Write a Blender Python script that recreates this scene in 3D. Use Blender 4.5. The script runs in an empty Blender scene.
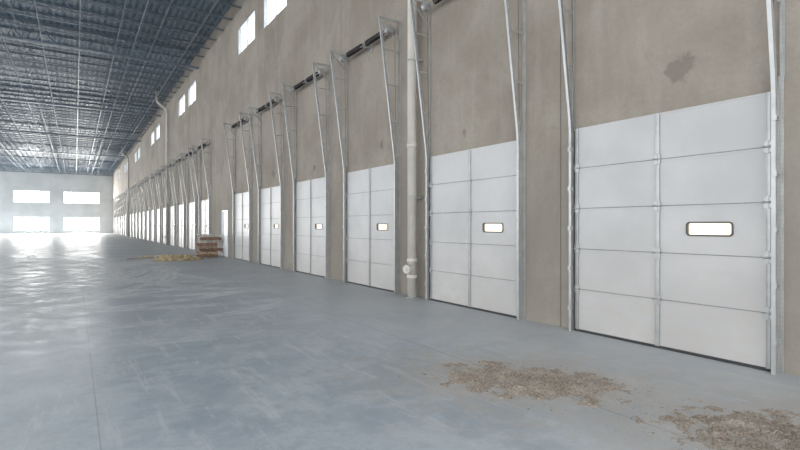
import bpy, bmesh, math, random
from mathutils import Vector, Matrix, noise
random.seed(4)
scn = bpy.context.scene
COL = scn.collection

# ------------------------------------------------------------------ layout
W = 6.41          # inner face of the dock wall (x)
FAR = 116.0       # far wall (y)
LEFT = -24.0
BACK = -8.0
H = 12.35         # underside of roof deck
DW, DH = 2.57, 3.06
DY = [2.34, 6.03, 9.92, 13.76, 17.68, 21.6] + [29.35 + 3.87 * i for i in range(22)]
THETA = math.radians(33.02)

# ------------------------------------------------------------------ node helpers
def new_mat(name):
    m = bpy.data.materials.new(name); m.use_nodes = True
    nt = m.node_tree
    b = nt.nodes['Principled BSDF']
    return m, nt, b
def N(nt, t, **kw):
    n = nt.nodes.new(t)
    for k, v in kw.items():
        setattr(n, k, v)
    return n
def setin(nt, sock, v):
    if isinstance(v, bpy.types.NodeSocket):
        nt.links.new(v, sock)
    else:
        sock.default_value = v
def M(nt, op, a, b=None, c=None, clamp=False):
    n = N(nt, 'ShaderNodeMath', operation=op); n.use_clamp = clamp
    setin(nt, n.inputs[0], a)
    if b is not None: setin(nt, n.inputs[1], b)
    if c is not None: setin(nt, n.inputs[2], c)
    return n.outputs[0]
def MIX(nt, f, a, b):
    n = N(nt, 'ShaderNodeMix', data_type='RGBA')
    setin(nt, n.inputs[0], f)
    setin(nt, n.inputs[6], a if not isinstance(a, tuple) else (*a, 1))
    setin(nt, n.inputs[7], b if not isinstance(b, tuple) else (*b, 1))
    return n.outputs[2]
def NOISE(nt, vec, scale, detail=4, rough=0.55, dist=0.0):
    n = N(nt, 'ShaderNodeTexNoise')
    nt.links.new(vec, n.inputs['Vector'])
    n.inputs['Scale'].default_value = scale
    n.inputs['Detail'].default_value = detail
    n.inputs['Roughness'].default_value = rough
    n.inputs['Distortion'].default_value = dist
    return n.outputs['Fac']
def RANGE(nt, v, a, b, c=0.0, d=1.0):
    n = N(nt, 'ShaderNodeMapRange', interpolation_type='SMOOTHSTEP')
    setin(nt, n.inputs[0], v)
    for i, x in enumerate((a, b, c, d)):
        n.inputs[i + 1].default_value = x
    return n.outputs[0]
def POS(nt, scale=None):
    g = N(nt, 'ShaderNodeNewGeometry').outputs['Position']
    if scale:
        m = N(nt, 'ShaderNodeMapping'); nt.links.new(g, m.inputs[0])
        m.inputs['Scale'].default_value = scale
        return m.outputs[0]
    return g
def BUMP(nt, b, h, s=0.3, d=0.02):
    n = N(nt, 'ShaderNodeBump'); n.inputs['Strength'].default_value = s
    n.inputs['Distance'].default_value = d
    nt.links.new(h, n.inputs['Height']); nt.links.new(n.outputs[0], b.inputs['Normal'])

def simple(name, col, rough=0.5, metal=0.0, var=0.12, scale=6.0, bump=0.0):
    m, nt, b = new_mat(name)
    p = POS(nt)
    f = NOISE(nt, p, scale, 5)
    lo = tuple(max(0, c * (1 - var)) for c in col); hi = tuple(min(1, c * (1 + var)) for c in col)
    nt.links.new(MIX(nt, RANGE(nt, f, .3, .7), lo, hi), b.inputs['Base Color'])
    b.inputs['Roughness'].default_value = rough
    b.inputs['Metallic'].default_value = metal
    if bump: BUMP(nt, b, f, bump)
    return m

def mat_doorskin():
    m, nt, b = new_mat('white_insulated_door_skin')
    p = POS(nt)
    f = NOISE(nt, p, .7, 5)
    sep = N(nt, 'ShaderNodeSeparateXYZ'); nt.links.new(p, sep.inputs[0])
    z = sep.outputs[2]
    c = MIX(nt, RANGE(nt, f, .3, .7), (.44, .435, .432), (.535, .528, .522))
    g = NOISE(nt, POS(nt, (1, 1.5, 3)), 2.2, 5, .6)
    low = M(nt, 'MULTIPLY', RANGE(nt, z, 1.9, .05), RANGE(nt, g, .35, .7, .15, .6))
    c = MIX(nt, low, c, (.46, .42, .375))           # warm shading towards the floor, painted into the lower panels
    nt.links.new(c, b.inputs['Base Color'])
    b.inputs['Roughness'].default_value = .42
    rib = M(nt, 'SINE', M(nt, 'MULTIPLY', z, 2 * math.pi / .0505))
    BUMP(nt, b, rib, .035, .004)
    return m

# concrete tilt-up wall
def mat_wall():
    m, nt, b = new_mat('tilt_up_concrete')
    p = POS(nt)
    big = NOISE(nt, p, 0.45, 7, .64, .4)
    streak = NOISE(nt, POS(nt, (1, 1.8, .25)), 1.4, 6, .62)
    mid = NOISE(nt, p, 2.4, 7, .68, .2)
    fine = NOISE(nt, p, 18, 7, .78)
    sep = N(nt, 'ShaderNodeSeparateXYZ'); nt.links.new(p, sep.inputs[0])
    y, z = sep.outputs[1], sep.outputs[2]
    c = MIX(nt, RANGE(nt, big, .34, .66), (.238, .204, .168), (.328, .289, .244))
    c = MIX(nt, RANGE(nt, streak, .48, .72, 0, .28), c, (.40, .362, .315))
    c = MIX(nt, RANGE(nt, mid, .50, .70, 0, .28), c, (.19, .162, .134))
    c = MIX(nt, RANGE(nt, fine, .5, .70, 0, .30), c, (.16, .137, .114))
    c = MIX(nt, RANGE(nt, fine, .47, .30, 0, .22), c, (.42, .385, .34))
    # panel to panel tone change
    pid = M(nt, 'FLOOR', M(nt, 'DIVIDE', M(nt, 'SUBTRACT', y, DY[0] + DW + .30), 7.74))
    tone = M(nt, 'FRACT', M(nt, 'MULTIPLY', M(nt, 'ADD', pid, 7.3), .618))
    c = MIX(nt, M(nt, 'MULTIPLY', tone, .12), c, (.44, .40, .345))
    low = RANGE(nt, M(nt, 'ADD', z, M(nt, 'MULTIPLY', mid, 1.2)), 3.8, 2.6, 0, .3)
    c = MIX(nt, low, c, (.23, .212, .184))
    # grime blotches above doors
    blot = None
    for k, yy in enumerate(DY[:12]):
        cy, cz, rr = yy + 1.02 + (.25 * math.sin(k * 2.3) if k != 1 else .50), 3.5 + .08 * math.cos(k * 3.1), (.17, .09, .10, .11)[k % 4]
        dy = M(nt, 'MULTIPLY', M(nt, 'SUBTRACT', y, cy), (1.0, 1.5, 1.3, .9)[k % 4]); dz = M(nt, 'SUBTRACT', z, cz)
        d = M(nt, 'DIVIDE', M(nt, 'SQRT', M(nt, 'ADD', M(nt, 'MULTIPLY', dy, dy), M(nt, 'MULTIPLY', dz, dz))), rr)
        blot = d if blot is None else M(nt, 'MINIMUM', blot, d)
    nn = NOISE(nt, p, 5.2, 4, .6, .3)
    blot = M(nt, 'ADD', blot, M(nt, 'MULTIPLY', M(nt, 'SUBTRACT', nn, .5), 3.0))
    c = MIX(nt, RANGE(nt, blot, 1.2, .7, 0, .5), c, (.12, .10, .085))
    # panel joints
    j = M(nt, 'FRACT', M(nt, 'DIVIDE', M(nt, 'SUBTRACT', y, DY[0] + DW + .30), 7.74))
    j = M(nt, 'MULTIPLY', j, 7.74)
    c = MIX(nt, M(nt, 'MULTIPLY', M(nt, 'LESS_THAN', j, .022), .7), c, (.09, .08, .07))
    nt.links.new(c, b.inputs['Base Color'])
    b.inputs['Roughness'].default_value = .85
    BUMP(nt, b, fine, .15, .01)
    return m

PILES = [(3.90, 3.58, 2.3, 1.3, math.radians(-54), 3), (4.55, 1.50, 2.3, 1.25, math.radians(-50), 11)]
def mat_floor():
    m, nt, b = new_mat('polished_concrete_floor')
    p = POS(nt)
    sep = N(nt, 'ShaderNodeSeparateXYZ'); nt.links.new(p, sep.inputs[0])
    x, y = sep.outputs[0], sep.outputs[1]
    big = NOISE(nt, p, .35, 7, .66, .3)
    mid = NOISE(nt, p, 1.5, 9, .77, .2)
    fine = NOISE(nt, p, 14, 6, .8)
    c = MIX(nt, RANGE(nt, big, .36, .64), (.315, .368, .42), (.43, .48, .525))
    c = MIX(nt, RANGE(nt, mid, .44, .58, 0, .5), c, (.58, .61, .635))
    c = MIX(nt, RANGE(nt, mid, .46, .34, 0, .3), c, (.27, .315, .36))
    c = MIX(nt, RANGE(nt, fine, .5, .66, 0, .35), c, (.30, .335, .365))
    sc = NOISE(nt, POS(nt, (5, .6, 1)), 1.2, 7, .75, .2)
    c = MIX(nt, RANGE(nt, sc, .54, .62, 0, .4), c, (.62, .64, .65))
    warm = M(nt, 'MULTIPLY', RANGE(nt, x, 2.4, 5.8), RANGE(nt, mid, .25, .65, .5, 1))
    c = MIX(nt, M(nt, 'MULTIPLY', warm, .55), c, (.52, .50, .47))
    # dusty tyre swirls
    wob = M(nt, 'MULTIPLY', M(nt, 'SUBTRACT', NOISE(nt, p, .2, 2), .5), 1.2)
    xw = M(nt, 'ADD', x, wob); yw = M(nt, 'SUBTRACT', y, wob)
    arcs = None
    rr = random.Random(12)
    circles = []
    for k in range(18):
        r = rr.uniform(5, 16); px, py = rr.uniform(-6, 2.6), rr.uniform(11, 34); a = rr.uniform(0, 6.283)
        circles.append((px + r * math.cos(a), py + r * math.sin(a), r, rr.uniform(.7, .95)))
    for (cx, cy, r, w) in circles:
        dx = M(nt, 'SUBTRACT', xw, cx); dy = M(nt, 'SUBTRACT', yw, cy)
        d = M(nt, 'SQRT', M(nt, 'ADD', M(nt, 'MULTIPLY', dx, dx), M(nt, 'MULTIPLY', dy, dy)))
        d = M(nt, 'ABSOLUTE', M(nt, 'SUBTRACT', d, r))
        d = M(nt, 'ABSOLUTE', M(nt, 'SUBTRACT', d, w))
        e = RANGE(nt, M(nt, 'ABSOLUTE', M(nt, 'SUBTRACT', d, .11)), .13, .03)
        arcs = e if arcs is None else M(nt, 'MAXIMUM', arcs, e)
    br = NOISE(nt, p, 3.0, 6, .75)
    arcs = M(nt, 'MULTIPLY', arcs, RANGE(nt, br, .38, .56, .25, 1))
    arcs = M(nt, 'MULTIPLY', arcs, RANGE(nt, big, .36, .55, .4, 1))
    near = RANGE(nt, M(nt, 'ADD', y, M(nt, 'MULTIPLY', big, 5)), 8.5, 15, .10, .75)
    arcs = M(nt, 'MULTIPLY', arcs, near)
    arcs = M(nt, 'MULTIPLY', arcs, RANGE(nt, x, 4.6, 2.6, .0, 1))
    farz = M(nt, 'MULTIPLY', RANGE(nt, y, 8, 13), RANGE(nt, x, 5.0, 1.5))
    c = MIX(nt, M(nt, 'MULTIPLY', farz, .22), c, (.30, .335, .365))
    c = MIX(nt, arcs, c, (.82, .81, .79))
    # dust halo round the dirt piles
    dust = None
    dn = M(nt, 'MULTIPLY', M(nt, 'SUBTRACT', NOISE(nt, p, 3.5, 7, .75, .4), .5), 3.2)
    for (cx, cy, L, Wd, a, s) in PILES:
        dx = M(nt, 'SUBTRACT', x, cx); dy = M(nt, 'SUBTRACT', y, cy)
        u = M(nt, 'DIVIDE', M(nt, 'ADD', M(nt, 'MULTIPLY', dx, math.cos(a)), M(nt, 'MULTIPLY', dy, math.sin(a))), L * .68)
        v = M(nt, 'DIVIDE', M(nt, 'SUBTRACT', M(nt, 'MULTIPLY', dy, math.cos(a)), M(nt, 'MULTIPLY', dx, math.sin(a))), Wd * .8)
        d = M(nt, 'SQRT', M(nt, 'ADD', M(nt, 'MULTIPLY', u, u), M(nt, 'MULTIPLY', v, v)))
        dust = d if dust is None else M(nt, 'MINIMUM', dust, d)
    dust = RANGE(nt, M(nt, 'ADD', dust, dn), 1.6, .4)
    c = MIX(nt, M(nt, 'MULTIPLY', dust, .6), c, (.49, .44, .385))
    # control joints
    jx = M(nt, 'MULTIPLY', M(nt, 'FRACT', M(nt, 'DIVIDE', M(nt, 'SUBTRACT', x, .15), 3.7)), 3.7)
    jy = M(nt, 'MULTIPLY', M(nt, 'FRACT', M(nt, 'DIVIDE', M(nt, 'SUBTRACT', y, 1.7), 7.77)), 7.77)
    jw = RANGE(nt, x, 1.0, 3.0, .010, .018)
    j = M(nt, 'MAXIMUM', M(nt, 'LESS_THAN', jx, jw), M(nt, 'LESS_THAN', jy, .012))
    c = MIX(nt, M(nt, 'MULTIPLY', j, .45), c, (.18, .19, .20))
    nt.links.new(c, b.inputs['Base Color'])
    r = RANGE(nt, mid, .35, .65, .33, .50)
    r = M(nt, 'ADD', r, M(nt, 'MULTIPLY', arcs, .25))
    r = M(nt, 'ADD', r, M(nt, 'MULTIPLY', warm, .08))
    r = M(nt, 'ADD', r, M(nt, 'MULTIPLY', dust, .25))
    nt.links.new(r, b.inputs['Roughness'])
    BUMP(nt, b, fine, .10, .01)
    return m

def mat_deck():
    m, nt, b = new_mat('metal_roof_deck')
    p = POS(nt)
    sep = N(nt, 'ShaderNodeSeparateXYZ'); nt.links.new(p, sep.inputs[0])
    f = M(nt, 'FRACT', M(nt, 'DIVIDE', sep.outputs[0], .3))
    s = RANGE(nt, M(nt, 'ABSOLUTE', M(nt, 'SUBTRACT', f, .5)), .2, .3)
    c = MIX(nt, s, (.055, .09, .13), (.125, .18, .235))
    nt.links.new(c, b.inputs['Base Color'])
    b.inputs['Roughness'].default_value = .42
    BUMP(nt, b, s, .5, .03)
    return m

def mat_perf():
    m, nt, b = new_mat('perforated_galvanized_steel')
    p = POS(nt)
    sep = N(nt, 'ShaderNodeSeparateXYZ'); nt.links.new(p, sep.inputs[0])
    f = NOISE(nt, p, 6, 4)
    h = M(nt, 'LESS_THAN', M(nt, 'FRACT', M(nt, 'DIVIDE', sep.outputs[2], .05)), .3)
    c = MIX(nt, RANGE(nt, f, .3, .7), (.38, .38, .37), (.46, .46, .45))
    c = MIX(nt, M(nt, 'MULTIPLY', h, .10), c, (.2, .2, .2))
    nt.links.new(c, b.inputs['Base Color'])
    b.inputs['Metallic'].default_value = .5; b.inputs['Roughness'].default_value = .4
    return m

def mat_glass(name, a, bcol):
    m, nt, b = new_mat(name)
    out = nt.nodes['Material Output']
    t = N(nt, 'ShaderNodeBsdfTransparent'); g = N(nt, 'ShaderNodeBsdfGlossy')
    f = NOISE(nt, POS(nt), 2.0, 3)
    nt.links.new(MIX(nt, RANGE(nt, f, .3, .65), a, bcol), t.inputs[0])
    g.inputs['Roughness'].default_value = .05
    mx = N(nt, 'ShaderNodeMixShader'); mx.inputs[0].default_value = .06
    nt.links.new(t.outputs[0], mx.inputs[1]); nt.links.new(g.outputs[0], mx.inputs[2])
    nt.links.new(mx.outputs[0], out.inputs[0])
    return m

def mat_debris():
    m, nt, b = new_mat('dry_dirt_and_chips')
    p = POS(nt)
    f = NOISE(nt, p, 50, 6, .8)
    g = NOISE(nt, p, 6, 5, .65)
    c = MIX(nt, RANGE(nt, f, .38, .60), (.17, .132, .10), (.45, .385, .32))
    c = MIX(nt, RANGE(nt, g, .4, .65, 0, .55), c, (.48, .43, .37))
    nt.links.new(c, b.inputs['Base Color'])
    b.inputs['Roughness'].default_value = .95
    BUMP(nt, b, f, .8, .02)
    return m

MW, MF, MD, MP, MDB = mat_wall(), mat_floor(), mat_deck(), mat_perf(), mat_debris()
MG = mat_glass('window_glass', (.93, .97, 1.0), (1, 1, 1))
MGW = mat_glass('daylight_tinted_glass', (.40, .315, .22), (.52, .45, .36))  # warm light from outside is painted into the pane tint
M_DOOR = mat_doorskin()
M_GALV = simple('galvanized_steel', (.42, .425, .42), .38, .5, .08, 8)
M_GASK = simple('grey_section_gasket', (.26, .255, .25), .7, 0, .1, 10)
M_BLACK = simple('black_rubber', (.03, .03, .03), .6, 0, .2, 10)
M_WFR = simple('dark_window_gasket', (.075, .065, .055), .5, 0, .2, 10)
M_SPRING = simple('oiled_black_steel', (.04, .035, .035), .4, .6, .2, 20)
M_PIPE = simple('cream_painted_pipe', (.56, .53, .475), .45, 0, .06, 3)
M_JOIST = simple('grey_primed_joist_steel', (.19, .23, .27), .38, .4, .15, 3)
M_SPRK = simple('dull_sprinkler_pipe', (.20, .23, .26), .5, .2, .1, 3)
M_FARWALL = simple('pale_concrete', (.58, .58, .57), .85, 0, .08, .4)
M_FRAME = simple('aluminium_window_frame', (.45, .47, .49), .4, .5, .08, 8)
M_WOOD = simple('weathered_pallet_wood', (.36, .27, .19), .85, 0, .35, 9, .2)
M_WOODR = simple('brown_pallet_wood', (.23, .14, .10), .85, 0, .3, 9, .2)
M_WOODG = simple('grey_pallet_wood', (.55, .51, .45), .85, 0, .25, 9, .2)
M_YEL = simple('tan_yellow_sheet', (.42, .34, .20), .6, 0, .4, 5, .3)
M_PDOOR = simple('daylight_blue_steel', (.66, .73, .80), .4, 0, .04, 3)  # bluish daylight of an open doorway put into the door colour

# ------------------------------------------------------------------ mesh helpers
class MB:
    def __init__(s): s.bm = bmesh.new()
    def box(s, a, b):
        x0, y0, z0 = a; x1, y1, z1 = b
        vs = [s.bm.verts.new(v) for v in ((x0,y0,z0),(x1,y0,z0),(x1,y1,z0),(x0,y1,z0),(x0,y0,z1),(x1,y0,z1),(x1,y1,z1),(x0,y1,z1))]
        for f in ((0,3,2,1),(4,5,6,7),(0,1,5,4),(1,2,6,5),(2,3,7,6),(3,0,4,7)):
            s.bm.faces.new([vs[i] for i in f])
        return s
    def bar(s, a, b, w, h, up=(0, 0, 1)):
        a, b = Vector(a), Vector(b); d = (b - a).normalized(); up = Vector(up)
        if abs(d.dot(up)) > .98: up = Vector((1, 0, 0))
        r = d.cross(up).normalized() * (w / 2); u = r.normalized().cross(d).normalized() * (h / 2)
        vs = [s.bm.verts.new(p + o) for p in (a, b) for o in (-r-u, r-u, r+u, -r+u)]
        for f in ((0,3,2,1),(4,5,6,7),(0,1,5,4),(1,2,6,5),(2,3,7,6),(3,0,4,7)):
            s.bm.faces.new([vs[i] for i in f])
        return s
    def tube(s, pts, rad, n=16, caps=True):
        pts = [Vector(p) for p in pts]
        rads = rad if isinstance(rad, (list, tuple)) else [rad] * len(pts)
        rings = []; ref = None
        for i, p in enumerate(pts):
            if i == 0: d = pts[1] - p
            elif i == len(pts) - 1: d = p - pts[i - 1]
            else: d = (p - pts[i - 1]).normalized() + (pts[i + 1] - p).normalized()
            d.normalize()
            if ref is None:
                ref = Vector((0, 1, 0)) if abs(d.y) < .9 else Vector((1, 0, 0))
            u = (ref - d * ref.dot(d)).normalized(); v = d.cross(u)
            ref = u
            rings.append([s.bm.verts.new(p + (u * math.cos(2*math.pi*k/n) + v * math.sin(2*math.pi*k/n)) * rads[i]) for k in range(n)])
        for a, b in zip(rings, rings[1:]):
            for k in range(n):
                f = s.bm.faces.new((a[k], a[(k+1) % n], b[(k+1) % n], b[k])); f.smooth = True
        if caps:
            s.bm.faces.new(rings[0][::-1]); s.bm.faces.new(rings[-1])
        return s
    def mesh(s, name, mat):
        bmesh.ops.recalc_face_normals(s.bm, faces=s.bm.faces)
        me = bpy.data.meshes.new(name); s.bm.to_mesh(me); s.bm.free()
        me.materials.append(mat); return me

def obj(name, me, loc=(0,0,0), parent=None, rot=(0,0,0), **props):
    o = bpy.data.objects.new(name, me)
    o.location = loc; o.rotation_euler = rot
    if parent: o.parent = parent
    for k, v in props.items(): o[k] = v
    COL.objects.link(o); return o

def holed_slab(ub, zb, holes, mapf, t0, t1):
    for h in holes:
        ub += [h[0], h[1]]; zb += [h[2], h[3]]
    ub = sorted(set(round(v, 4) for v in ub)); zb = sorted(set(round(v, 4) for v in zb))
    nu, nz = len(ub) - 1, len(zb) - 1
    def solid(i, j):
        if i < 0 or j < 0 or i >= nu or j >= nz: return False
        cu, cz = (ub[i]+ub[i+1])/2, (zb[j]+zb[j+1])/2
        return not any(h[0] < cu < h[1] and h[2] < cz < h[3] for h in holes)
    m = MB(); cache = {}
    def V(i, j, t):
        k = (i, j, t)
        if k not in cache: cache[k] = m.bm.verts.new(mapf(ub[i], zb[j], t))
        return cache[k]
    for i in range(nu):
        for j in range(nz):
            if not solid(i, j): continue
            for t in (t0, t1):
                m.bm.faces.new((V(i,j,t), V(i+1,j,t), V(i+1,j+1,t), V(i,j+1,t)))
            for (di, dj, a, b) in ((-1,0,(i,j),(i,j+1)), (1,0,(i+1,j),(i+1,j+1)), (0,-1,(i,j),(i+1,j)), (0,1,(i,j+1),(i+1,j+1))):
                if not solid(i+di, j+dj):
                    m.bm.faces.new((V(*a,t0), V(*b,t0), V(*b,t1), V(*a,t1)))
    return m

# ------------------------------------------------------------------ room shell
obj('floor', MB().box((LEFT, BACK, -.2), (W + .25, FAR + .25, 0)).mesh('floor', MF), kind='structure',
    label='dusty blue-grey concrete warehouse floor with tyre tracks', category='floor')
obj('ceiling', MB().box((LEFT, BACK, H), (W + .25, FAR + .25, H + .12)).mesh('ceiling', MD), kind='structure',
    label='dark blue-grey corrugated steel roof deck', category='ceiling')

PDY0, PDY1 = 25.6, 26.75   # personnel door
holes = [(y + .07, y + DW - .07, 0, DH - .07) for y in DY]
holes.append((PDY0, PDY1, 0, 2.35))
win_y = []
for k in range(-1, 6):
    base = 17.4 + k * 16.2
    for a in (base, base + 3.8):
        if a + 2.75 < FAR - 1 and a > BACK: win_y.append(a)
WZ0, WZ1, WW = 9.55, 10.85, 2.75
holes += [(y, y + WW, WZ0, WZ1) for y in win_y]
obj('wall_right', holed_slab([BACK, FAR], [0, H], holes, lambda u, z, t: (t, u, z), W, W + .2).mesh('wall_right', MW),
    kind='structure', label='tall taupe tilt-up concrete dock wall with stains', category='wall')

far_cols = [(-1.95, 4.2), (-9.6, -3.95), (-17.6, -11.7)]
fholes = []
for a, b in far_cols:
    fholes += [(a, b, .45, 3.2), (a, b, 5.7, 8.1)]
obj('wall_far', holed_slab([LEFT, W], [0, H], list(fholes), lambda u, z, t: (u, t, z), FAR, FAR + .2).mesh('wall_far', M_FARWALL),
    kind='structure', label='pale concrete end wall with large windows', category='wall')

# windows ------------------------------------------------------------
def window_frame(w, h, nm, t=.05, rows=1):
    m = MB()
    m.box((-.05, 0, 0), (.05, w, t)); m.box((-.05, 0, h - t), (.05, w, h))
    m.box((-.05, 0, t), (.05, t, h - t)); m.box((-.05, w - t, t), (.05, w, h - t))
    for i in range(1, nm):
        y = w * i / nm
        m.box((-.04, y - t / 2, t), (.04, y + t / 2, h - t))
    return m.mesh('window_frame', M_FRAME)
fr_hi = window_frame(WW, WZ1 - WZ0, 2)
gl_hi = MB().box((-.006, .05, .05), (.006, WW - .05, WZ1 - WZ0 - .05)).mesh('window_glass', MG)
nwin = 0
def add_window(fr, gl, loc, rot, lab):
    global nwin
    nwin += 1
    r = obj('window_%d' % nwin, fr, loc, rot=rot, kind='structure', label=lab, category='window')
    obj('window_pane', gl, parent=r)
for y in win_y:
    add_window(fr_hi, gl_hi, (W + .1, y, WZ0), (0, 0, 0), 'small bright clerestory window high in concrete wall')
for a, b in far_cols:
    for z0, z1 in ((.45, 3.2), (5.7, 8.1)):
        w, h = b - a, z1 - z0
        fr = window_frame(w, h, 4, .12)
        gl = MB().box((-.006, .12, .12), (.006, w - .12, h - .12)).mesh('window_glass', MG)
        add_window(fr, gl, (b, FAR + .1, z0), (0, 0, math.pi / 2), 'wide bright multi-pane window in end wall')

# ------------------------------------------------------------------ overhead doors
SH = (DH - .03) / 5
T = .05
def section(hole=None):
    m = holed_slab([0, DW], [0.006, SH - .006], [hole] if hole else [], lambda u, z, t: (t, u, z), -T, 0)
    m.box((-T - .006, .0, SH - .030), (-T, DW, SH - .007))
    return m.mesh('door_section', M_DOOR)
gask_me = MB().box((-T + .004, .001, -.0055), (-.001, DW - .001, .0055)).mesh('section_gasket', M_GASK)
wy0, wy1 = .66 - .26, .66 + .26
wz0, wz1 = .228, .392
sec_plain = section(); sec_win = section((wy0 + .01, wy1 - .01, wz0 + .01, wz1 - .01))
def rrect(y0, y1, z0, z1, r, n=6):
    pts = []
    for cx, cz, a0 in ((y1 - r, z1 - r, 0), (y0 + r, z1 - r, 90), (y0 + r, z0 + r, 180), (y1 - r, z0 + r, 270)):
        for k in range(n + 1):
            a = math.radians(a0 + 90 * k / n)
            pts.append((cx + r * math.cos(a), cz + r * math.sin(a)))
    return pts
def ring_frame():
    m = MB()
    O = rrect(wy0 - .006, wy1 + .006, wz0 - .006, wz1 + .006, .045)
    I = rrect(wy0 + .012, wy1 - .012, wz0 + .012, wz1 - .012, .03)
    L = []
    for x, P in ((-T, O), (-T - .012, O), (-T - .012, I), (-T + .012, I)):
        L.append([m.bm.verts.new((x, p[0], p[1])) for p in P])
    n = len(O)
    for a, b in zip(L, L[1:]):
        for k in range(n): m.bm.faces.new((a[k], a[(k+1) % n], b[(k+1) % n], b[k]))
    return m.mesh('door_window_frame', M_WFR)
def ring_pane():
    m = MB(); I = rrect(wy0 + .009, wy1 - .009, wz0 + .009, wz1 - .009, .03)
    m.bm.faces.new([m.bm.verts.new((-T + .006, p[0], p[1])) for p in I])
    return m.mesh('door_window_pane', MGW)
wfr, wpn = ring_frame(), ring_pane()
def stile(w):
    m = MB()
    m.box((-T - .011, -w / 2, .03), (-T - .0065, w / 2, DH - .01))
    m.box((-T - .020, -w / 2, .03), (-T - .011, -w / 2 + .008, DH - .01))
    m.box((-T - .020, w / 2 - .008, .03), (-T - .011, w / 2, DH - .01))
    return m.mesh('door_stile', M_GALV)
st_c, st_e = stile(.055), stile(.045)
m = MB()
m.box((-T - .026, -.04, -.06), (-T - .020, .04, .06))
m.tube([(-T - .032, -.045, 0), (-T - .032, .045, 0)], .012, 10)
m.box((-T - .032, -.01, -.07), (-T - .020, .01, .07))
hinge_me = m.mesh('door_hinge', M_GALV)
m = MB(); m.box((-T - .008, 0, .0), (.0, DW, .034)); m.tube([(-T / 2, 0.01, .012), (-T / 2, DW - .01, .012)], .012, 8)
seal_me = m.mesh('door_bottom_seal', M_BLACK)

# ---- high-lift track
TOPZ, LEAN = 6.38, .54
def track_rail(s):
    m = MB()
    xo = -.11
    path = [(xo, .0), (xo, 3.0), (xo - .015, 3.2), (-LEAN, TOPZ)]
    prof = [(.029, 0), (-.029, 0), (-.029, .042), (-.019, .042), (-.019, .007), (.019, .007), (.019, .042), (.029, .042)]
    rings = []
    for x, z in path:
        rings.append([m.bm.verts.new((x + px, s * (.049 - py), z)) for px, py in prof])
    n = len(prof)
    for a, b in zip(rings, rings[1:]):
        for k in range(n): m.bm.faces.new((a[k], a[(k+1) % n], b[(k+1) % n], b[k]))
    m.bm.faces.new(rings[0]); m.bm.faces.new(rings[-1])
    return m.mesh('track_rail', M_GALV)
def jamb_angle(s):
    m = MB()
    y0, y1 = sorted((s * .050, s * .056)); m.box((-.08, y0, 0), (-.002, y1, 3.2))
    y0, y1 = sorted((s * .056, s * .078)); m.box((-.008, y0, 0), (-.002, y1, 3.2))
    return m.mesh('jamb_angle', MP)
def wall_angle(s):
    m = MB()
    y0, y1 = sorted((s * .050, s * .056)); m.box((-.045, y0, 3.2), (-.002, y1, TOPZ))
    y0, y1 = sorted((s * .056, s * .085)); m.box((-.008, y0, 3.2), (-.002, y1, TOPZ))
    return m.mesh('wall_angle', MP)
def braces(s):
    out = []
    for z in (4.0, 4.85, 5.65):
        f = (z - 3.2) / (TOPZ - 3.2); x = -.12 + f * (-LEAN + .12)
        mm = MB(); mm.bar((-.004, s * .060, z), (x - .02, s * .060, z), .006, .03); out.append(mm.mesh('track_brace', MP))
    return out
def topcap(s):
    m = MB(); m.bar((-.003, s * .062, TOPZ - .02), (-LEAN - .04, s * .062, TOPZ - .02), .012, .055)
    m.bar((-.003, s * .07, 5.85), (-LEAN + .03, s * .07, TOPZ - .05), .008, .028)
    return m.mesh('top_bracket', M_GALV)
def lowbr(s):
    m = MB()
    y0, y1 = sorted((s * .02, s * .062))
    m.box((-.15, y0, -.03), (-.06, y1, .03))
    m.tube([(-.11, s * .062, 0), (-.11, s * .08, 0)], .012, 8)
    return m.mesh('track_clip', M_GALV)
TR = {s: (track_rail(s), jamb_angle(s), wall_angle(s), braces(s), topcap(s), lowbr(s)) for s in (1, -1)}
def guard(s):
    m = MB(); m.tube([(-.075, s*.012, .05), (-.08, s*.012, 3.1), (-.12, s*.012, TOPZ - .18)], .0035, 5)
    return m.mesh('lift_cable', M_SPRING)
CB = {s: guard(s) for s in (1, -1)}

# ---- torsion spring shaft
SZ, SX = 6.2, -.22
sh_me = MB().tube([(SX, .005, SZ), (SX, DW - .005, SZ)], .017, 10).mesh('shaft', M_GALV)
def spring(y0, y1):
    """real coiled wire"""
    turns = int((y1 - y0) / .05); n = turns * 10; R = .06
    pts = [(SX + R * math.cos(2 * math.pi * k / 10), y0 + (y1 - y0) * k / n, SZ + R * math.sin(2 * math.pi * k / 10)) for k in range(n + 1)]
    return MB().tube(pts, .014, 5).mesh('torsion_spring', M_SPRING)
sp1, sp2 = spring(.38, 1.15), spring(1.42, 2.19)
m = MB(); m.tube([(SX, .02, SZ), (SX, .04, SZ), (SX, .041, SZ), (SX, .11, SZ), (SX, .111, SZ), (SX, .13, SZ)], [.09, .09, .065, .075, .09, .09], 18)
drum_me = m.mesh('cable_drum', M_GALV)
m = MB(); m.box((-.010, DW / 2 - .05, SZ - .16), (-.003, DW / 2 + .05, SZ + .12)); m.box((SX - .04, DW / 2 - .006, SZ - .06), (-.003, DW / 2 + .006, SZ + .06))
plate_me = m.mesh('center_bearing_plate', M_GALV)

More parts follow.
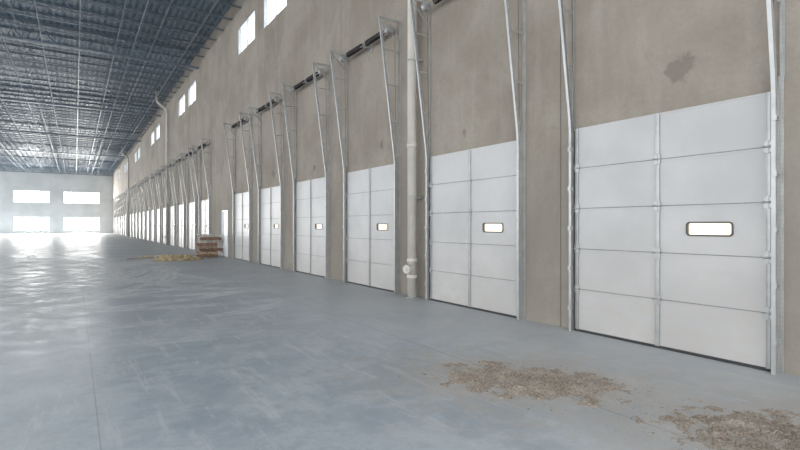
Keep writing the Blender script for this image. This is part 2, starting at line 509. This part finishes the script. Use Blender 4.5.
for i, y in enumerate(DY):
    near = i < 9
    d = obj('door_%d' % (i + 1), None, (W - .002, y, 0), kind='structure', category='door',
            label='white sectional overhead dock door with small window')
    for k in range(5):
        obj('panel_section', sec_win if k == 2 else sec_plain, (0, 0, .03 + k * SH), d)
        if k and i < 14: obj('section_gasket', gask_me, (0, 0, .03 + k * SH), d, label='dark joint strip between panels')
    obj('window_frame', wfr, (0, 0, .03 + 2 * SH), d, label='dark thin rounded window frame')
    obj('window_pane', wpn, (0, 0, .03 + 2 * SH), d, label='glass pane with warm daylight put into its tint')
    obj('bottom_seal', seal_me, (0, 0, 0), d, label='black rubber bottom seal')
    for yy, me in ((DW / 2, st_c), (.045, st_e), (DW - .045, st_e)):
        obj('stile', me, (0, yy, 0), d, label='galvanized vertical stile')
        if near:
            for k in range(1, 5):
                obj('hinge', hinge_me, (0, yy, .03 + k * SH), d, label='galvanized hinge plate')
    for s, yy in ((-1, y), (1, y + DW)):
        r = obj('lift_track', None, (W, yy, 0), category='door track', group='high-lift door tracks',
                label='galvanized high-lift door track leaning out from concrete wall')
        rail, jamb, wa, br, tc, lb = TR[s]
        obj('rail', rail, parent=r); obj('jamb_angle', jamb, parent=r); obj('wall_angle', wa, parent=r)
        obj('top_bracket', tc, parent=r)
        for b_ in br: obj('brace', b_, parent=r)
        if near:
            for z in (.35, .95, 1.55, 2.15, 2.75): obj('track_clip', lb, (0, 0, z), r)
            obj('cable', CB[s], parent=r, label='thin steel lift cable')
    if i < 16:
        r = obj('torsion_spring_shaft', None, (W, y, 0), category='spring shaft', group='torsion spring shafts above doors',
                label='steel shaft with black torsion springs above dock door')
        obj('shaft', sh_me, parent=r); obj('spring', sp1, parent=r, label='black coil spring'); obj('spring', sp2, parent=r, label='black coil spring')
        obj('drum', drum_me, (0, .0, 0), r); obj('drum', drum_me, (0, DW - .15, 0), r); obj('bearing_plate', plate_me, parent=r)

# personnel door
pw, ph = PDY1 - PDY0, 2.35
d = obj('door_%d' % (len(DY) + 1), None, (W, PDY0, 0), kind='structure', category='door', label='steel personnel door in concrete wall, doorway daylight put into its pale blue colour')
m = MB(); m.box((-.03, 0, 0), (.12, .06, ph)); m.box((-.03, pw - .06, 0), (.12, pw, ph)); m.box((-.03, .06, ph - .06), (.12, pw - .06, ph))
obj('door_frame', m.mesh('pd_frame', M_PDOOR), parent=d)
obj('door_leaf', MB().box((.01, .065, .01), (.055, pw - .065, ph - .065)).mesh('pd_leaf', M_PDOOR), parent=d)
m = MB(); m.tube([(.01, .16, 1.02), (-.05, .16, 1.02), (-.055, .27, 1.02)], .012, 10)
obj('door_handle', m.mesh('pd_handle', M_GALV), parent=d, label='steel lever handle')

# ------------------------------------------------------------------ downpipes
def elbow(p0, p1, p2, r, n=6):
    p0, p1, p2 = map(Vector, (p0, p1, p2))
    a = p1 + (p0 - p1).normalized() * r; b = p1 + (p2 - p1).normalized() * r
    return [a.lerp(p1, t).lerp(p1.lerp(b, t), t) for t in [k / n for k in range(n + 1)]]
PR = .10
PX = W - .20
pts = [(0, 0, .0)] + elbow((0,0,0), (0,0,10.9), (-.75,0,11.4), .3) + elbow((0,0,10.9), (-.75,0,11.4), (-.75,0,12.3), .3) + [(-.75, 0, 12.33)]
pipe_me = MB().tube(pts, PR, 24).mesh('downpipe', M_PIPE)
m = MB(); m.tube([(0,0,0), (0,0,.09)], PR + .014, 24)
coup_me = m.mesh('pipe_coupling', M_PIPE)
m = MB(); m.tube([(0, 0, .64), (-.17, -.06, .64)], PR * .8, 20); m.tube([(-.17, -.06, .64), (-.20, -.07, .64)], PR - .005, 20); m.tube([(-.20, -.07, .64), (-.225, -.079, .64)], .03, 8)
clean_me = m.mesh('cleanout', M_PIPE)
base_me = MB().tube([(0, 0, 0), (0, 0, .025)], PR + .04, 24).mesh('pipe_base_collar', M_GALV)
m = MB(); m.tube([(0,0,-.02), (0,0,.02)], PR + .006, 24); m.box((-.005, -.16, -.02), (.005, .16, .02)); m.box((0, -.16, -.02), (.196, -.145, .02)); m.box((0, .145, -.02), (.196, .16, .02))
strap_me = m.mesh('pipe_strap', M_GALV)
for y in (9.07, 43.95, 78.8):
    r = obj('downpipe', pipe_me, (PX, y, 0), category='pipe', group='roof drain downpipes', label='cream painted roof drain pipe against concrete wall')
    obj('cleanout', clean_me, parent=r); obj('base_collar', base_me, parent=r)
    for z in (.42, .78, 3.3, 6.6, 9.8): obj('coupling', coup_me, (0, 0, z), r)
    for z in (2.2, 5.2, 8.2): obj('strap', strap_me, (0, 0, z), r)

# ------------------------------------------------------------------ roof framing
def joist(x0, x1, zt, zb, pitch, cw, wr):
    m = MB()
    for z, sg in ((zt, -1), (zb, 1)):
        for yy in (-cw * .55, cw * .55):
            m.box((x0, yy - .004 - (cw*.5 if yy < 0 else 0), min(z, z + sg * .007)), (x1, yy + .004 + (cw*.5 if yy > 0 else 0), max(z, z + sg * .007)))
            m.box((x0, yy - .004, min(z, z + sg * cw)), (x1, yy + .004, max(z, z + sg * cw)))
    n = int((x1 - x0) / pitch)
    for k in range(n):
        a = x0 + k * pitch
        m.bar((a, 0, zt - .03), (a + pitch / 2, 0, zb + .03), wr, wr, (0, 1, 0))
        m.bar((a + pitch / 2, 0, zb + .03), (a + pitch, 0, zt - .03), wr, wr, (0, 1, 0))
        if wr > .04:
            m.bar((a + pitch / 2, 0, zt - .03), (a + pitch / 2, 0, zb + .03), wr * .8, wr * .8, (0, 1, 0))
    return m.mesh('open_web_joist', M_JOIST)
JX1 = W - .01
jm = joist(LEFT, JX1, H - .005, H - .80, .62, .05, .024)
gm = joist(LEFT, JX1, H - .005, H - 1.1, 1.4, .11, .055)
y = BACK + .8
gys = [.3 + 16.2 * i for i in range(8)]
while y < FAR - .5:
    if min(abs(y - g) for g in gys) > .45:
        obj('roof_joist', jm, (0, y, 0), category='roof joist', group='open-web roof joists', label='grey open-web steel joist under roof deck')
    y += 1.6
for g in gys:
    obj('roof_girder', gm, (0, g, 0), category='roof girder', group='heavy roof girders', label='heavy grey steel truss girder under roof deck')
for x in [5.3 - 1.7 * i for i in range(17)]:
    b_ = MB().box((x - .022, BACK, H - .82), (x + .022, FAR - .01, H - .805)).box((x - .003, BACK, H - .85), (x + .003, FAR - .01, H - .82)).mesh('joist_bridging', M_JOIST)
    obj('joist_bridging', b_, category='roof bracing', group='bridging lines between joists', label='long thin steel bridging angle under joists')
for x in (2.7, -2.4, -7.5, -12.6):
    p_ = MB().tube([(x, BACK, H - .93), (x, FAR - .01, H - .93)], .028, 8)
    for k in range(36):
        yy = -6 + k * 3.4
        p_.tube([(x, yy, H - .93), (x, yy, H - 1.02)], .012, 6); p_.bar((x, yy + .4, H - .93), (x, yy + .4, H - .001), .012, .012)
    obj('sprinkler_pipe', p_.mesh('sprinkler_pipe', M_SPRK), category='pipe', group='ceiling sprinkler lines', label='thin steel sprinkler pipe hung beneath roof joists')

# ------------------------------------------------------------------ dirt piles
def debris(name, cx, cy, L, Wd, ang, seed, amp, label):
    bm = bmesh.new(); rnd = random.Random(seed)
    nx, ny = 230, 140; ca, sa = math.cos(ang), math.sin(ang)
    g = {}
    for i in range(nx + 1):
        for j in range(ny + 1):
            u = (i / nx - .5) * 2; v = (j / ny - .5) * 2
            x = u * L * .5; yy = v * Wd * .5
            r = math.sqrt(u * u + v * v)
            wx, wy = cx + x * ca - yy * sa, cy + x * sa + yy * ca
            n1 = noise.fractal(Vector((wx * 3.4, wy * 3.4, seed)), .65, 2.1, 7)
            n2 = noise.fractal(Vector((wx * 20, wy * 20, seed + 7)), .5, 2.2, 4)
            h = amp * (max(0, 1 - r) * 1.5 + n1 * 1.05 - .38) + .012 * n2 * max(0, 1 - r * r)
            if r >= .98: h = -.02
            g[i, j] = (wx, wy, min(h, amp * 1.3))
    vs = {}
    def V(k):
        if k not in vs:
            x_, y_, z_ = g[k]; vs[k] = bm.verts.new((x_, y_, max(z_, -.002)))
        return vs[k]
    for i in range(nx):
        for j in range(ny):
            ks = [(i,j),(i+1,j),(i+1,j+1),(i,j+1)]
            if max(g[k][2] for k in ks) > .0:
                bm.faces.new([V(k) for k in ks])
    for _ in range(8500):
        r = abs(rnd.gauss(0, .55)); a = rnd.uniform(0, 2 * math.pi)
        if r > 1.3: continue
        x = r * math.cos(a) * L * .5; yy = r * math.sin(a) * Wd * .5
        wx, wy = cx + x * ca - yy * sa, cy + x * sa + yy * ca
        if wx > W - .2: continue
        i = int((x / L + .5) * nx); j = int((yy / Wd + .5) * ny)
        z = max(0, g.get((i, j), (0, 0, 0))[2])
        s = rnd.uniform(.001, .003) * (2.4 if rnd.random() < .05 else 1); e = rnd.uniform(1, 5)
        t = rnd.uniform(0, math.pi); c_, s_ = math.cos(t), math.sin(t)
        P = []
        for (a_, b_) in ((-1, -.7), (1, -.5), (.8, .8), (-.7, .6)):
            a2, b2 = a_ * s * e * rnd.uniform(.7, 1.2), b_ * s * rnd.uniform(.7, 1.2)
            P.append((wx + a2 * c_ - b2 * s_, wy + a2 * s_ + b2 * c_))
        hh = s * rnd.uniform(.4, 1.4)
        bot = [bm.verts.new((p[0], p[1], z)) for p in P]; top = [bm.verts.new((p[0] * .9 + wx * .1, p[1] * .9 + wy * .1, z + hh * rnd.uniform(.5, 1.3))) for p in P]
        bm.faces.new(top); bm.faces.new(bot[::-1])
        for k in range(4): bm.faces.new((bot[k], bot[(k+1) % 4], top[(k+1) % 4], top[k]))
    bmesh.ops.recalc_face_normals(bm, faces=bm.faces)
    me = bpy.data.meshes.new(name); bm.to_mesh(me); bm.free(); me.materials.append(MDB)
    return obj(name, me, kind='stuff', category='dirt pile', label=label)
debris('dirt_pile', *PILES[0], .036, 'low spread of tan dirt and wood splinters on concrete floor')
debris('dirt_pile', *PILES[1], .032, 'thin scattered patch of tan dirt beside dock door')

# ------------------------------------------------------------------ pallets
def pallet(mat):
    m = MB()
    for yy in (-.38, 0, .38): m.box((-.46, yy - .02, .02), (.46, yy + .02, .12))
    for k in range(6):
        x = -.46 + k * (.82 / 5); m.box((x, -.40, .12), (x + .1, .40, .14))
    for k in range(3):
        x = -.46 + k * (.82 / 2); m.box((x, -.40, 0), (x + .1, .40, .02))
    return m.mesh('pallet', mat)
pm = [pallet(M_WOODG), pallet(M_WOOD), pallet(M_WOODR)]
for k in range(8):
    v = (2, 1, 2, 1, 2, 0, 2, 0)[k]
    obj('wooden_pallet', pm[v], (5.66 + random.uniform(-.18, .14), 26.4 + random.uniform(-.15, .15), k * .1402), rot=(0, 0, random.uniform(-.22, .22)),
        category='pallet', group='stacked wooden pallets',
        label=('pale grey', 'tan', 'dark reddish brown')[v] + ' wooden pallet in a stack by the wall')
bpos = [(4.85, 25.5, .4), (4.4, 26.2, -.2), (3.8, 26.9, .2), (3.3, 28.2, -.3), (2.6, 26.7, .2), (4.6, 27.9, .2)]
for k, (bx, by, br_) in enumerate(bpos):
    L = .8 + .1 * k
    bm_ = MB().box((-L / 2, -.06, 0), (L / 2, .06, .05)).mesh('scrap_board', M_YEL if k % 2 else M_WOOD)
    obj('scrap_board', bm_, (bx, by, 0.001), rot=(0, 0, br_),
        category='wood board', group='loose scrap boards', label='loose yellowish scrap board lying on concrete floor')
bm = bmesh.new(); nn = 60; vv = {}
for i in range(nn + 1):
    for j in range(nn + 1):
        u, v = i / nn * 2 - 1, j / nn * 2 - 1
        r = math.sqrt(u*u + v*v) + .35 * noise.noise(Vector((u * 2.5, v * 2.5, 5)))
        z = .32 * max(0, 1 - r) ** .7 * (.35 + abs(noise.fractal(Vector((u * 5, v * 5, 1)), .8, 2, 5)))
        vv[i, j] = bm.verts.new((u * 1.1, v * .6, z + .002))
for i in range(nn):
    for j in range(nn):
        ks = ((i,j),(i+1,j),(i+1,j+1),(i,j+1))
        if max(vv[k].co.z for k in ks) > .003: bm.faces.new([vv[k] for k in ks])
for v in [v for v in bm.verts if not v.link_faces]: bm.verts.remove(v)
me = bpy.data.meshes.new('plastic_sheet'); bm.to_mesh(me); bm.free(); me.materials.append(M_YEL)
obj('plastic_sheet', me, (3.9, 24.5, 0), category='plastic sheet', label='crumpled tan yellow plastic sheet on concrete floor')

# ------------------------------------------------------------------ light
w = bpy.data.worlds.new('World'); scn.world = w; w.use_nodes = True
nt = w.node_tree; bg = nt.nodes['Background']
bg.inputs[0].default_value = (.955, .98, 1.0, 1); bg.inputs[1].default_value = 3.25
for a, b in far_cols:
    for z0, z1 in ((.45, 3.2), (5.7, 8.1)):
        L = bpy.data.lights.new('daylight', 'AREA'); L.shape = 'RECTANGLE'
        L.size = b - a; L.size_y = z1 - z0; L.energy = 2500; L.color = (1, .955, .89)
        lo = bpy.data.objects.new('daylight', L); lo.location = ((a + b) / 2, FAR + .6, (z0 + z1) / 2)
        lo.rotation_euler = (math.radians(-90), 0, 0); COL.objects.link(lo)

scn.view_settings.view_transform = 'Standard'
scn.view_settings.exposure = 0.12

cam = bpy.data.cameras.new('camera'); co = bpy.data.objects.new('camera', cam); COL.objects.link(co)
cam.sensor_width = 36; cam.lens = 22.5; cam.clip_end = 400
co.location = (0, 0, 1.6); co.rotation_euler = (math.radians(90), 0, -THETA)
scn.camera = co
